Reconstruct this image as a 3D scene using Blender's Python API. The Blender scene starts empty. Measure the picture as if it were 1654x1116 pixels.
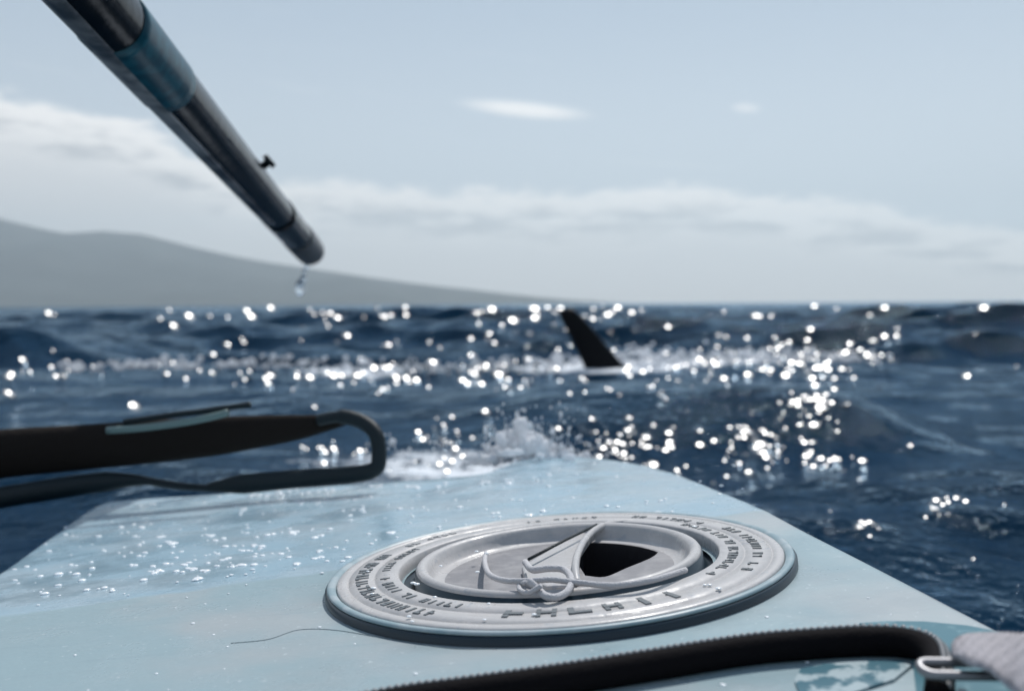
import bpy, bmesh, math, random
import numpy as np
from mathutils import Vector, Matrix

S = bpy.context.scene
COL = S.collection
R = math.radians
rnd = random.Random(7)

# ---------------------------------------------------------------- camera
CZ = 0.42                       # lens height above the mean water level
PITCH, ROLL = R(2.5575), R(-0.35)
FPX = 1500.0                    # focal length in photo pixels (1654 wide)
cam = bpy.data.cameras.new('camera')
cam.sensor_width = 36.0
cam.lens = 36.0 * FPX / 1654.0
cam.clip_start, cam.clip_end = 0.01, 40000
cam.dof.use_dof = True
cam.dof.focus_distance = 0.55
cam.dof.aperture_fstop = 7.0
cam_o = bpy.data.objects.new('camera', cam)
COL.objects.link(cam_o)
cam_o.location = (0, 0, CZ)
cam_o.rotation_euler = (Matrix.Rotation(math.pi / 2 - PITCH, 4, 'X') @ Matrix.Rotation(ROLL, 4, 'Z')).to_euler()
S.camera = cam_o

# ---------------------------------------------------------------- light
SUN_EL, SUN_AZ = R(55), R(20)    # azimuth measured from +Y towards +X
SKY_STRENGTH = 0.10
S.view_settings.view_transform = 'Standard'
S.view_settings.look = 'None'
S.view_settings.gamma = 1.0
S.view_settings.use_curve_mapping = False
S.view_settings.exposure = 0.18
S.cycles.use_denoising = True
S.cycles.use_adaptive_sampling = False
S.cycles.max_bounces = 8
S.cycles.transmission_bounces = 6
S.cycles.volume_bounces = 0
S.cycles.caustics_reflective = False
S.cycles.caustics_refractive = False

sun = bpy.data.lights.new('sun', 'SUN')
sun.energy = 3.4
sun.angle = R(0.5)
sun.color = (1.0, 0.975, 0.94)
sun_o = bpy.data.objects.new('sun', sun)
COL.objects.link(sun_o)
sd = Vector((math.sin(SUN_AZ) * math.cos(SUN_EL), math.cos(SUN_AZ) * math.cos(SUN_EL), math.sin(SUN_EL)))
sun_o.rotation_euler = sd.to_track_quat('Z', 'Y').to_euler()
sun_o.location = sd * 50


class NT:
    """small helper round a node tree"""
    def __init__(s, tree):
        s.t = tree
        s.n, s.l = tree.nodes, tree.links
    def node(s, typ, **kw):
        n = s.n.new(typ)
        for k, v in kw.items():
            setattr(n, k, v)
        return n
    def put(s, sock, v):
        if hasattr(v, 'is_output') or isinstance(v, bpy.types.NodeSocket):
            s.l.new(v, sock)
        else:
            sock.default_value = v
    def math(s, op, a, b=None, c=None, clamp=False):
        n = s.node('ShaderNodeMath', operation=op, use_clamp=clamp)
        s.put(n.inputs[0], a)
        if b is not None: s.put(n.inputs[1], b)
        if c is not None: s.put(n.inputs[2], c)
        return n.outputs[0]
    def smooth(s, v, lo, hi, a=0.0, b=1.0):
        n = s.node('ShaderNodeMapRange', interpolation_type='SMOOTHSTEP')
        s.put(n.inputs[0], v); s.put(n.inputs[1], lo); s.put(n.inputs[2], hi); s.put(n.inputs[3], a); s.put(n.inputs[4], b)
        return n.outputs[0]
    def mix(s, f, a, b):
        n = s.node('ShaderNodeMix', data_type='RGBA')
        s.put(n.inputs[0], f); s.put(n.inputs[6], a); s.put(n.inputs[7], b)
        return n.outputs[2]
    def noise(s, vec, scale, detail=3.0, rough=0.5, dim='3D'):
        n = s.node('ShaderNodeTexNoise', noise_dimensions=dim)
        if vec is not None: s.put(n.inputs['Vector'], vec)
        n.inputs['Scale'].default_value = scale
        n.inputs['Detail'].default_value = detail
        n.inputs['Roughness'].default_value = rough
        return n.outputs['Fac']
    def ramp(s, v, stops, interp='LINEAR'):
        n = s.node('ShaderNodeValToRGB')
        n.color_ramp.interpolation = interp
        e = n.color_ramp.elements
        while len(e) < len(stops): e.new(0.5)
        for el, (p, c) in zip(e, stops):
            el.position = p
            el.color = c if isinstance(c, tuple) else (c, c, c, 1)
        s.put(n.inputs[0], v)
        return n.outputs[0]
    def bump(s, h, strength, dist, normal=None):
        n = s.node('ShaderNodeBump')
        n.inputs['Strength'].default_value = strength
        n.inputs['Distance'].default_value = dist
        s.put(n.inputs['Height'], h)
        if normal is not None: s.put(n.inputs['Normal'], normal)
        return n.outputs[0]
    def combine(s, x, y, z):
        n = s.node('ShaderNodeCombineXYZ')
        s.put(n.inputs[0], x); s.put(n.inputs[1], y); s.put(n.inputs[2], z)
        return n.outputs[0]
    def sep(s, v):
        n = s.node('ShaderNodeSeparateXYZ'); s.put(n.inputs[0], v)
        return n.outputs


# ---------------------------------------------------------------- world sky with cloud bank
W = bpy.data.worlds.new('World')
S.world = W
W.use_nodes = True
w = NT(W.node_tree)
w.n.clear()
sky = w.node('ShaderNodeTexSky', sky_type='NISHITA')
sky.sun_disc = False
sky.sun_elevation = SUN_EL
sky.sun_rotation = SUN_AZ
sky.altitude = 0
sky.air_density = 1.0
sky.dust_density = 0.3
sky.ozone_density = 1.0
tc = w.node('ShaderNodeTexCoord')
dx, dy, dz = w.sep(tc.outputs['Generated'])
az = w.math('ARCTAN2', dx, dy)                                # 0 at +Y, + to the right
el = w.math('ARCSINE', dz)
# height of the top of the cloud bank round the horizon (radians of elevation)
azn = w.math('MULTIPLY_ADD', az, 1 / (2 * math.pi), 0.5)
def azp(px): return 0.5 + math.atan((px - 827) / FPX) / (2 * math.pi)
top_stops = [(0.0, .10), (0.18, .16), (0.34, .13), (azp(-150), .205), (azp(60), .20), (azp(230), .185), (azp(380), .135), (azp(560), .128),
             (azp(900), .122), (azp(1150), .125), (azp(1380), .105), (azp(1560), .078), (azp(1800), .06), (0.72, .11), (0.86, .08), (1.0, .10)]
top = w.ramp(azn, top_stops)
vec = w.combine(w.math('MULTIPLY', az, 1.0), w.math('MULTIPLY', el, 3.2), 0.0)
n1 = w.noise(vec, 9.0, 6.0, 0.55)
n2 = w.noise(vec, 34.0, 5.0, 0.55)
puff = w.math('ADD', w.math('MULTIPLY', w.math('SUBTRACT', n1, .5), .042), w.math('MULTIPLY', w.math('SUBTRACT', n2, .5), .03))
depth = w.math('SUBTRACT', w.math('ADD', top, puff), el)        # >0 inside the bank
bank = w.smooth(depth, -0.003, 0.014)
below = w.smooth(depth, 0.02, 0.075)                            # further down the bank gives way to pale air
under_n = w.noise(w.combine(w.math('MULTIPLY', az, 1.0), w.math('MULTIPLY', el, 5.0), 3.0), 12.0, 4.0, .5)
under = w.math('MULTIPLY', w.smooth(depth, 0.016, 0.034), w.smooth(depth, 0.062, 0.036))
under = w.math('MULTIPLY', under, w.smooth(under_n, .40, .58))
# thin wisps higher up
wv = w.combine(w.math('MULTIPLY', az, 2.2), w.math('MULTIPLY', w.math('ADD', el, w.math('MULTIPLY', az, .10)), 26.0), 7.0)
wn = w.noise(wv, 2.2, 4.0, .55)
def blob(a0, e0, sa, se):
    u = w.math('MULTIPLY', w.math('SUBTRACT', az, a0), 1 / sa)
    v = w.math('MULTIPLY', w.math('ADD', w.math('SUBTRACT', el, e0), w.math('MULTIPLY', w.math('SUBTRACT', az, a0), .1)), 1 / se)
    return w.smooth(w.math('SQRT', w.math('ADD', w.math('MULTIPLY', u, u), w.math('MULTIPLY', v, v))), 1.0, .25)
def dirpx(px, py):
    return math.atan((px - 827) / FPX), math.atan((491 - py) / FPX)
a0, e0 = dirpx(850, 181); a1, e1 = dirpx(1203, 190)
wisp = w.math('ADD', blob(a0, e0, .085, .011), w.math('MULTIPLY', blob(a1, e1, .02, .007), .5))
wisp = w.math('ADD', w.math('MULTIPLY', wisp, .75), w.math('MULTIPLY', w.smooth(wn, .62, .8), .10), clamp=True)
SKYMUL = 1.0
K = 1.0 / SKY_STRENGTH
cloud_lit = (1.10 * K, 1.07 * K, 1.04 * K, 1)
cloud_low = (0.84 * K, 0.83 * K, 0.83 * K, 1)
cloud_und = (0.42 * K, 0.435 * K, 0.47 * K, 1)
air_high = (0.375 * K, 0.46 * K, 0.56 * K, 1)
base = w.mix(w.math('MULTIPLY', w.smooth(el, 1.5, 0.30), .88), sky.outputs[0], air_high)
base = w.mix(w.math('MULTIPLY', w.smooth(el, .36, .10), .60), base, (0.70 * K, 0.77 * K, 0.83 * K, 1))
c = w.mix(wisp, base, cloud_lit)
c = w.mix(w.math('MULTIPLY', bank, .9), c, w.mix(below, cloud_lit, cloud_low))
c = w.mix(w.math('MULTIPLY', under, .75), c, cloud_und)
bg = w.node('ShaderNodeBackground')
w.l.new(c, bg.inputs[0])
bg.inputs[1].default_value = SKY_STRENGTH
out = w.node('ShaderNodeOutputWorld')
w.l.new(bg.outputs[0], out.inputs[0])

# ---------------------------------------------------------------- geometry helpers
fwd = Vector((0, math.cos(PITCH), -math.sin(PITCH)))
up0 = Vector((0, math.sin(PITCH), math.cos(PITCH)))
def ray(px, py):
    return fwd + Vector((1, 0, 0)) * ((px - 827) / FPX) - up0 * ((py - 558) / FPX)
H0, SA, SB = 0.142, math.tan(R(4.5)), math.tan(R(-2))         # the deck plane: lists to the left, falls a little ahead
DECK = -0.006
def plane_z(x, y): return CZ - H0 + SA * x + SB * y
def crease(x, y): return (y - (.573 + .2476 * (x + .32))) / math.hypot(1, .2476)
def deck_z(x, y): return plane_z(x, y) + DECK - max(0, crease(x, y)) * math.tan(R(2.2))
def on(px, py, dz=0.0):
    """point of the hatch plane (+dz) seen at a photo pixel"""
    d = ray(px, py)
    t = (-H0 + dz) / (d.z - SA * d.x - SB * d.y)
    return Vector((0, 0, CZ)) + d * t
def on_deck(px, py, dz=0.0):
    p = on(px, py, DECK + dz)
    for _ in range(12):
        k = deck_z(p.x, p.y) - plane_z(p.x, p.y)
        p = on(px, py, k + dz)
    return p
def at(px, py, y):
    """point at distance y ahead of the lens"""
    d = ray(px, py)
    return Vector((0, 0, CZ)) + d * (y / d.y)
DN = Vector((-SA, -SB, 1)).normalized()
EX = Vector((1, 0, SA)).normalized()
EY = DN.cross(EX)


def obj(name, bm, mat, parent=None, smooth=True, label=None, cat=None, group=None, kind=None):
    me = bpy.data.meshes.new(name)
    bm.normal_update()
    bm.to_mesh(me); bm.free()
    if smooth:
        me.polygons.foreach_set('use_smooth', [True] * len(me.polygons))
    me.materials.append(mat)
    return link(name, me, parent, label, cat, group, kind)
def link(name, me, parent=None, label=None, cat=None, group=None, kind=None):
    o = bpy.data.objects.new(name, me)
    COL.objects.link(o)
    if parent is not None: o.parent = parent
    tag(o, label, cat, group, kind)
    return o
def tag(o, label=None, cat=None, group=None, kind=None):
    if label: o['label'] = label
    if cat: o['category'] = cat
    if group: o['group'] = group
    if kind: o['kind'] = kind
def empty(name, loc, label, cat, group=None):
    o = bpy.data.objects.new(name, None)
    COL.objects.link(o)
    o.empty_display_size = .02
    o.location = loc
    tag(o, label, cat, group)
    bpy.context.view_layer.update()
    return o
def child(o, root):
    """parent while keeping world-space mesh coordinates"""
    o.parent = root
    o.matrix_parent_inverse = Matrix.Translation(root.location).inverted()
    return o

def catmull(P, n):
    P = [Vector(p) for p in P]
    Q = [P[0] * 2 - P[1]] + P + [P[-1] * 2 - P[-2]]
    out = []
    for i in range(1, len(Q) - 2):
        a, b, c_, d = Q[i - 1:i + 3]
        for k in range(n):
            t = k / n
            out.append(.5 * ((2 * b) + (c_ - a) * t + (2 * a - 5 * b + 4 * c_ - d) * t * t + (3 * b - a - 3 * c_ + d) * t ** 3))
    out.append(P[-1])
    return out
def add_tube(bm, P, rad, seg=10, up=None, flat=None, cap=True, closed=False):
    """sweep an ellipse (rad along the side, flat along 'up') along P"""
    P = [Vector(p) for p in P]
    N = len(P)
    rad = rad if hasattr(rad, '__len__') else [rad] * N
    flat = rad if flat is None else (flat if hasattr(flat, '__len__') else [flat] * N)
    rings = []
    u = Vector(up) if up is not None else None
    prev = None
    for i in range(N):
        if closed: t = P[(i + 1) % N] - P[i - 1]
        else: t = P[min(i + 1, N - 1)] - P[max(i - 1, 0)]
        t.normalize()
        ref = u if u is not None else (prev if prev is not None else (Vector((0, 0, 1)) if abs(t.z) < .9 else Vector((1, 0, 0))))
        s = t.cross(ref).normalized()
        v = s.cross(t).normalized()
        prev = v
        rings.append([bm.verts.new(P[i] + s * (rad[i] * math.cos(2 * math.pi * k / seg)) + v * (flat[i] * math.sin(2 * math.pi * k / seg))) for k in range(seg)])
    m = N if closed else N - 1
    for i in range(m):
        a, b = rings[i], rings[(i + 1) % N]
        for k in range(seg):
            bm.faces.new((a[k], a[(k + 1) % seg], b[(k + 1) % seg], b[k]))
    if cap and not closed:
        bm.faces.new(rings[0][::-1]); bm.faces.new(rings[-1])
    return rings
def add_box(bm, c, ex, ey, ez, sx, sy, sz):
    v = [bm.verts.new(c + ex * (i * sx / 2) + ey * (j * sy / 2) + ez * (k * sz / 2)) for i in (-1, 1) for j in (-1, 1) for k in (-1, 1)]
    for f in ((0, 1, 3, 2), (4, 6, 7, 5), (0, 4, 5, 1), (2, 3, 7, 6), (0, 2, 6, 4), (1, 5, 7, 3)):
        bm.faces.new([v[i] for i in f])
def add_ball(bm, c, r, sub=1, sc=(1, 1, 1), rot=None):
    m = Matrix.Translation(c)
    if rot is not None: m = m @ rot
    bmesh.ops.create_icosphere(bm, subdivisions=sub, radius=r, matrix=m @ Matrix.Diagonal((*sc, 1)))


def mat(name, col=(.5, .5, .5), rough=.5, metal=0.0, coat=0.0, spec=.5, ior=1.5):
    m = bpy.data.materials.new(name)
    m.use_nodes = True
    k = NT(m.node_tree)
    b = m.node_tree.nodes['Principled BSDF']
    b.inputs['Base Color'].default_value = (*col, 1)
    b.inputs['Roughness'].default_value = rough
    b.inputs['Metallic'].default_value = metal
    b.inputs['Coat Weight'].default_value = coat
    b.inputs['Coat Roughness'].default_value = .08
    b.inputs['Specular IOR Level'].default_value = spec
    b.inputs['IOR'].default_value = ior
    return m, k, b
def objco(k): return k.node('ShaderNodeTexCoord').outputs['Object']
def rgb(*c): return (*c, 1)

# ================================================================ STRUCTURE
# ---------------------------------------------------------------- sea
rs = [0.28]
while rs[-1] < 7200:
    r_ = rs[-1]
    rs.append(r_ * (1.0075 if r_ < 40 else 1.014 if r_ < 400 else 1.05))
rs = np.array(rs)
th = np.concatenate([np.arange(-40, 40, .125), np.arange(40, 320, 2.0)])
th = np.radians(th)
NR, NA = len(rs), len(th)
RR, TT = np.meshgrid(rs, th, indexing='ij')
X = RR * np.sin(TT); Y = RR * np.cos(TT)
step = np.maximum(np.gradient(rs)[:, None] * np.ones_like(TT), RR * math.radians(.125))
rg = np.random.RandomState(11)
Z = np.zeros_like(X); DX = np.zeros_like(X); DY = np.zeros_like(X)
lams = np.exp(np.linspace(math.log(.16), math.log(11), 66))
near = np.clip((RR - .9) / 4.5, 0, 1); near = near * near * (3 - 2 * near)
for lam in lams:
    a_ = rg.normal(0, .55) + math.pi * 0.5 + .25            # wave fronts run mostly across the view
    kx, ky = math.cos(a_), -math.sin(a_)
    kk = 2 * math.pi / lam
    s_ = .046 * (1.0 if lam < 4 else (4 / lam) ** .7) * rg.uniform(.6, 1.35)
    A = s_ / kk
    s2_ = 1.0 + .35 * (.5 < lam < 5) * np.clip((RR - 6) / 3, 0, 1)
    fade = s2_ * np.clip((lam / step - 3.0) / 4.0, 0, 1) * ((.55 + .45 * near) if lam < 1.5 else (.25 + .75 * near))
    ph = kk * (kx * X + ky * Y) + rg.uniform(0, 6.283)
    Z += A * fade * np.cos(ph)
    DX -= kx * A * .8 * fade * np.sin(ph); DY -= ky * A * .8 * fade * np.sin(ph)
def gauss(v, s): return np.exp(-.5 * (v / s) ** 2)
def sstep(v, a, b):
    t = np.clip((v - a) / (b - a), 0, 1); return t * t * (3 - 2 * t)
calm = sstep(Y, 1.9, 2.5) * (1 - sstep(Y, 6.0, 7.4)) * (1 - sstep(np.abs(X), 2.6, 4.5))
Z *= 1 - .62 * calm
# the close wave to the right of the bow, and the breaking crest the fin stands in
crest1 = 3.15 + .10 * np.sin(X * 2.1) - .18 * np.clip(X - .7, 0, 2)
asym = np.where(Y < crest1, .42, .62)
Z += .12 * np.exp(-.5 * ((Y - crest1) / asym) ** 2) * sstep(X, -.5, .5) * (1 - sstep(X, 1.02, 1.55))
Z -= .05 * gauss(Y - 2.55, .30) * sstep(X, -.3, .5)
crest2 = 5.95 + .12 * np.sin(X * 1.3 + 1) + .45 * sstep(X, .6, 2.4)
Z += .02 * np.exp(-.5 * ((Y - crest2) / np.where(Y < crest2, .22, .5)) ** 2) * sstep(X, -3.4, -1.6) * (1 - sstep(X, 2.2, 3.0))

# keep the swell out of the boat
X2 = X + DX; Y2 = Y + DY
inb = (1 - sstep(Y2, 1.2, 1.9)) * (1 - sstep(np.abs(X2 + .1), .55, 1.0))
Z = Z * (1 - inb) + np.minimum(Z, .02) * inb
# foam density
foam = 1.05 * gauss(Y - crest2 + .04, .24) * sstep(X, -3.2, -1.4) * (1 - sstep(X, 2.1, 2.6)) * (.65 + .35 * np.sin(X * 5.1))
foam += .8 * gauss(Y - 6.0, .5) * gauss(X - .75, .32)
foam += .9 * gauss(np.hypot((X - .02) / 1.2, Y - 2.15), .33)
foam += .36 * gauss(Y - 2.35 - .3 * (X + .6), .22) * gauss(X + .5, .33)
foam += .45 * gauss(Y - 8.3, .6) * gauss(X - .3, .5) + .4 * gauss(Y - 8.0, .8) * gauss(X + 1.9, .5)
foam += .35 * np.clip(Z / .16 - .75, 0, 1) * (RR > 5)
me = bpy.data.meshes.new('sea')
V = np.stack([X2, Y2, Z], -1).reshape(-1, 3).astype(np.float32)
V = np.vstack([V, [[0, 0, -.05]]]).astype(np.float32)
i0 = (np.arange(NR - 1)[:, None] * NA + np.arange(NA)[None, :]).ravel()
i1 = (np.arange(NR - 1)[:, None] * NA + (np.arange(NA)[None, :] + 1) % NA).ravel()
quads = np.stack([i0, i1, i1 + NA, i0 + NA], -1)[:, ::-1].copy()
if np.cross(V[quads[5000, 1]] - V[quads[5000, 0]], V[quads[5000, 2]] - V[quads[5000, 0]])[2] < 0: quads = quads[:, ::-1].copy()   # normals up
me.vertices.add(len(V)); me.vertices.foreach_set('co', V.ravel())
me.loops.add(quads.size); me.loops.foreach_set('vertex_index', quads.ravel().astype(np.int32))
me.polygons.add(len(quads)); me.polygons.foreach_set('loop_start', np.arange(0, quads.size, 4, dtype=np.int32))
me.update(calc_edges=True)
me.polygons.foreach_set('use_smooth', np.ones(len(quads), dtype=bool))
at_ = me.attributes.new('foam', 'FLOAT', 'POINT')
at_.data.foreach_set('value', np.append(foam.ravel(), 0).astype(np.float32))
m, k, b = mat('sea_water', (.004, .030, .068), .05, ior=1.333)
oc = objco(k)
h = k.math('ADD', k.noise(oc, 6.5, 3.0, .5), k.math('MULTIPLY', k.noise(oc, 30.0, 3.0, .6), .30))
nb = k.bump(h, .7, .045)
fa = k.node('ShaderNodeAttribute', attribute_name='foam').outputs['Fac']
fn = k.noise(oc, 11.0, 5.0, .7); fn2 = k.noise(oc, 42.0, 3.0, .6)
ff = k.smooth(k.math('MULTIPLY', fa, k.math('ADD', k.math('MULTIPLY', fn, .75), k.math('MULTIPLY', fn2, .40))), .33, .56)
bodyc = k.mix(k.smooth(k.noise(oc, .9, 3, .5), .35, .7), rgb(.0018, .013, .030), rgb(.0026, .020, .044))
df = k.node('ShaderNodeBsdfDiffuse'); k.put(df.inputs[0], bodyc); k.put(df.inputs['Normal'], nb)
gl = k.node('ShaderNodeBsdfGlossy'); gl.inputs[0].default_value = (.66, .84, 1.0, 1); gl.inputs['Roughness'].default_value = .06; k.put(gl.inputs['Normal'], nb)
fr = k.node('ShaderNodeFresnel'); fr.inputs[0].default_value = 1.333; k.put(fr.inputs[1], nb)
F = fr.outputs[0]
fac = k.math('ADD', k.math('MULTIPLY_ADD', F, .05, 0.0), k.math('MULTIPLY', k.math('MULTIPLY', F, F), 1.08))
ws = k.node('ShaderNodeMixShader'); k.put(ws.inputs[0], fac); k.l.new(df.outputs[0], ws.inputs[1]); k.l.new(gl.outputs[0], ws.inputs[2])
fd = k.node('ShaderNodeBsdfDiffuse'); fd.inputs[0].default_value = (.74, .77, .80, 1)
wf = k.node('ShaderNodeMixShader'); k.put(wf.inputs[0], k.math('MULTIPLY', ff, .9)); k.l.new(ws.outputs[0], wf.inputs[1]); k.l.new(fd.outputs[0], wf.inputs[2])
k.l.new(wf.outputs[0], k.t.nodes['Material Output'].inputs[0])
me.materials.append(m)
sea = link('sea', me, label='dark blue choppy sea with foam crests and sun glints', kind='structure')
def sea_z(x, y):
    r_ = math.hypot(x, y); t_ = math.atan2(x, y)
    i = int(np.clip(np.searchsorted(rs, r_), 0, NR - 1)); j = int(np.argmin(np.abs(th - t_)))
    return float(Z[i, j])

# ---------------------------------------------------------------- far mountain
MD = 5200.0
prof_px = [(-2600, 470), (-1700, 420), (-900, 330), (-400, 300), (-120, 322), (0, 345), (60, 362), (110, 373), (170, 369), (235, 374), (320, 396), (400, 414), (500, 431), (600, 446),
           (700, 459), (800, 471), (880, 480), (960, 487), (1040, 492), (1150, 497)]
pxs = np.array([p[0] for p in prof_px]); phs = np.array([491 - p[1] for p in prof_px])
mx = np.linspace(-6400, 1200, 260); my = np.linspace(MD - 1400, MD + 1800, 56)
MX, MY = np.meshgrid(mx, my, indexing='ij')
prof = np.interp(MX / MD * FPX + 827, pxs, phs) / FPX * MD
rg2 = np.random.RandomState(3)
gul = np.zeros_like(MX)
for i in range(40):
    lam = math.exp(rg2.uniform(math.log(120), math.log(1500))); a_ = rg2.uniform(-.6, .6) + (0 if i % 3 else 1.57)
    gul += lam * .012 * np.cos(2 * math.pi / lam * (MX * math.cos(a_) + MY * math.sin(a_)) + rg2.uniform(0, 6.28))
across = np.where(MY < MD, np.clip((MY - MD + 1400) / 1400, 0, 1), np.clip((MD + 1800 - MY) / 1800, 0, 1))
across = across ** 1.3
MZ = prof * across + gul * np.clip(prof / 160, 0, 1) * across * (1 - across) * 3.2 - 3 + gul * .05 * np.clip(prof / 200, 0, 1)
bm = bmesh.new()
vv = [[bm.verts.new((MX[i, j], MY[i, j], MZ[i, j])) for j in range(len(my))] for i in range(len(mx))]
for i in range(len(mx) - 1):
    for j in range(len(my) - 1):
        bm.faces.new((vv[i][j], vv[i + 1][j], vv[i + 1][j + 1], vv[i][j + 1]))
m, k, b = mat('mountain_scrub', (.05, .06, .045), .95, spec=.1)
oc = objco(k)
k.put(b.inputs['Base Color'], k.ramp(k.noise(oc, .004, 6, .6), [(.3, rgb(.026, .038, .040)), (.55, rgb(.042, .052, .052)), (.75, rgb(.07, .075, .07))]))
obj('mountain', bm, m, label='hazy grey mountain ridge sloping down to the sea', kind='structure')

# ---------------------------------------------------------------- haze
bm = bmesh.new()
bmesh.ops.create_cube(bm, size=1, matrix=Matrix.Translation((0, 0, 349)) @ Matrix.Diagonal((15200, 15200, 702, 1)))
m = bpy.data.materials.new('haze_air'); m.use_nodes = True
k = NT(m.node_tree); k.n.clear()
pv = k.node('ShaderNodeVolumePrincipled')
pv.inputs['Color'].default_value = (.80, .93, 1.0, 1)
pv.inputs['Density'].default_value = 1.9e-4
pv.inputs['Anisotropy'].default_value = .35
o_ = k.node('ShaderNodeOutputMaterial'); k.l.new(pv.outputs[0], o_.inputs['Volume'])
hz = obj('haze', bm, m, smooth=False, label='pale sea haze in the air towards the mountain', kind='stuff')

# ================================================================ KAYAK
kay = empty('kayak', (0, .4, 0.05), 'pale blue boat deck with round hatch, pushing through the dark sea', 'kayak')
right = [on_deck(*p) for p in [(1654, 1035), (1600, 1008), (1500, 956), (1400, 905), (1300, 855), (1200, 806), (1100, 766), (1040, 750), (985, 741), (930, 736), (880, 736)]]
farl = [on_deck(*p) for p in [(835, 742), (810, 752), (780, 764), (700, 771), (620, 776), (450, 787), (300, 797), (190, 803)]]
leftl = [on_deck(*p) for p in [(165, 806), (140, 818), (80, 859), (0, 914)]]
def dp(x, y): return Vector((x, y, deck_z(x, y)))
outline = [dp(.20, -.5), dp(.221, -.2), dp(.224, .05), dp(.219, .25)] + right + farl + leftl + [dp(-.345, .45), dp(-.325, .2), dp(-.30, -.1), dp(-.26, -.5)]
# resample evenly
dense = []
for i in range(len(outline)):
    a_, b_ = outline[i], outline[(i + 1) % len(outline)]
    n = max(1, int((b_ - a_).length / .02))
    dense += [a_.lerp(b_, q / n) for q in range(n)]
sm = dense
for _ in range(1):
    sm = [(sm[i - 1] + sm[i] * 2 + sm[(i + 1) % len(sm)]) / 4 for i in range(len(sm))]
bm = bmesh.new()
N = len(sm)
nrm = []
for i in range(N):
    t = sm[(i + 1) % N] - sm[i - 1]
    nrm.append(Vector((t.y, -t.x, 0)).normalized())        # outward for a counter-clockwise outline
profile = [(-.012, 0), (-.007, -.0004), (-.004, -.0012), (-.0018, -.003), (-.0004, -.006), (0, -.010), (-.001, -.03), (-.006, -.075), (-.02, -.14), (-.05, -.30), (-.12, -.42)]
rings = []
for off, dz_ in profile:
    ring = []
    for i in range(N):
        p = sm[i] + nrm[i] * off
        ring.append(bm.verts.new((p.x, p.y, deck_z(p.x, p.y) + dz_)))
    rings.append(ring)
for a_, b_ in zip(rings, rings[1:]):
    for i in range(N):
        bm.faces.new((a_[i], b_[i], b_[(i + 1) % N], a_[(i + 1) % N]))
HCX, HCY, HOLE = .0275, .577, .096
hole = [bm.verts.new((HCX + HOLE * math.cos(2 * math.pi * i / 64), HCY + HOLE * math.sin(2 * math.pi * i / 64), deck_z(HCX + HOLE * math.cos(2 * math.pi * i / 64), HCY + HOLE * math.sin(2 * math.pi * i / 64)))) for i in range(64)]
he = [bm.edges.new((hole[i], hole[(i + 1) % 64])) for i in range(64)]
te = [bm.edges.get((rings[0][i], rings[0][(i + 1) % N])) for i in range(N)]
fill = [g for g in bmesh.ops.triangle_fill(bm, use_beauty=True, use_dissolve=False, edges=he + te)['geom'] if isinstance(g, bmesh.types.BMFace)]
# cut the top along the crease so that the two panels are flat
cp = Vector((-.32, .573, deck_z(-.32, .573))); cn = Vector((-.2476, 1, 0)).normalized()
top_geom = list({g for f in fill for g in (f, *f.verts, *f.edges)})
bmesh.ops.bisect_plane(bm, geom=top_geom, plane_co=cp, plane_no=cn)
bmesh.ops.recalc_face_normals(bm, faces=bm.faces)
m, k, b = mat('blue_deck', (.30, .47, .55), .42, spec=.4)
oc = objco(k)
ox, oy, oz = k.sep(oc)
cd = k.math('SUBTRACT', oy, k.math('MULTIPLY_ADD', ox, .2476, .6522))
wet = k.smooth(k.math('ADD', cd, k.math('MULTIPLY', k.math('SUBTRACT', k.noise(oc, 22, 3), .5), .02)), -.003, .006)
blot = k.noise(oc, 7.0, 4, .55)
dry = k.mix(k.smooth(blot, .42, .66), rgb(.265, .36, .388), rgb(.34, .378, .39))
wetc = k.mix(k.smooth(k.noise(oc, 16, 3), .4, .65), rgb(.285, .415, .49), rgb(.335, .44, .50))
speck = k.smooth(k.noise(oc, 260, 2), .68, .74)
cc = k.mix(k.math('MULTIPLY', speck, .35), k.mix(wet, dry, wetc), rgb(.62, .68, .70))
scr = k.noise(k.combine(k.math('MULTIPLY', ox, 3), k.math('MULTIPLY', oy, 60), oz), 3.0, 4, .6)
cc = k.mix(k.math('MULTIPLY', k.smooth(scr, .58, .75), .30), cc, rgb(.2, .28, .32))
k.put(b.inputs['Base Color'], cc)
k.put(b.inputs['Roughness'], k.math('SUBTRACT', k.smooth(k.noise(oc, 13, 5, .6), .35, .62, .50, .26), k.math('MULTIPLY', wet, .14)))
k.put(b.inputs['Normal'], k.bump(k.math('ADD', k.noise(oc, 60, 3), k.math('MULTIPLY', k.noise(oc, 300, 2), .3)), .12, .004))
M_DECK = m
child(obj('hull', bm, m), kay)
# hairline scratch / moulding line on the deck left of the hatch
mdark, _, _ = mat('seam_dark', (.10, .14, .16), .6)
bm = bmesh.new()
add_tube(bm, catmull([on_deck(*p) for p in [(370, 1036), (430, 1030), (480, 1015), (540, 1016), (620, 1030), (720, 1046), (800, 1048)]], 8), .00032, 6)
child(obj('seam', bm, mdark), kay)
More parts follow.
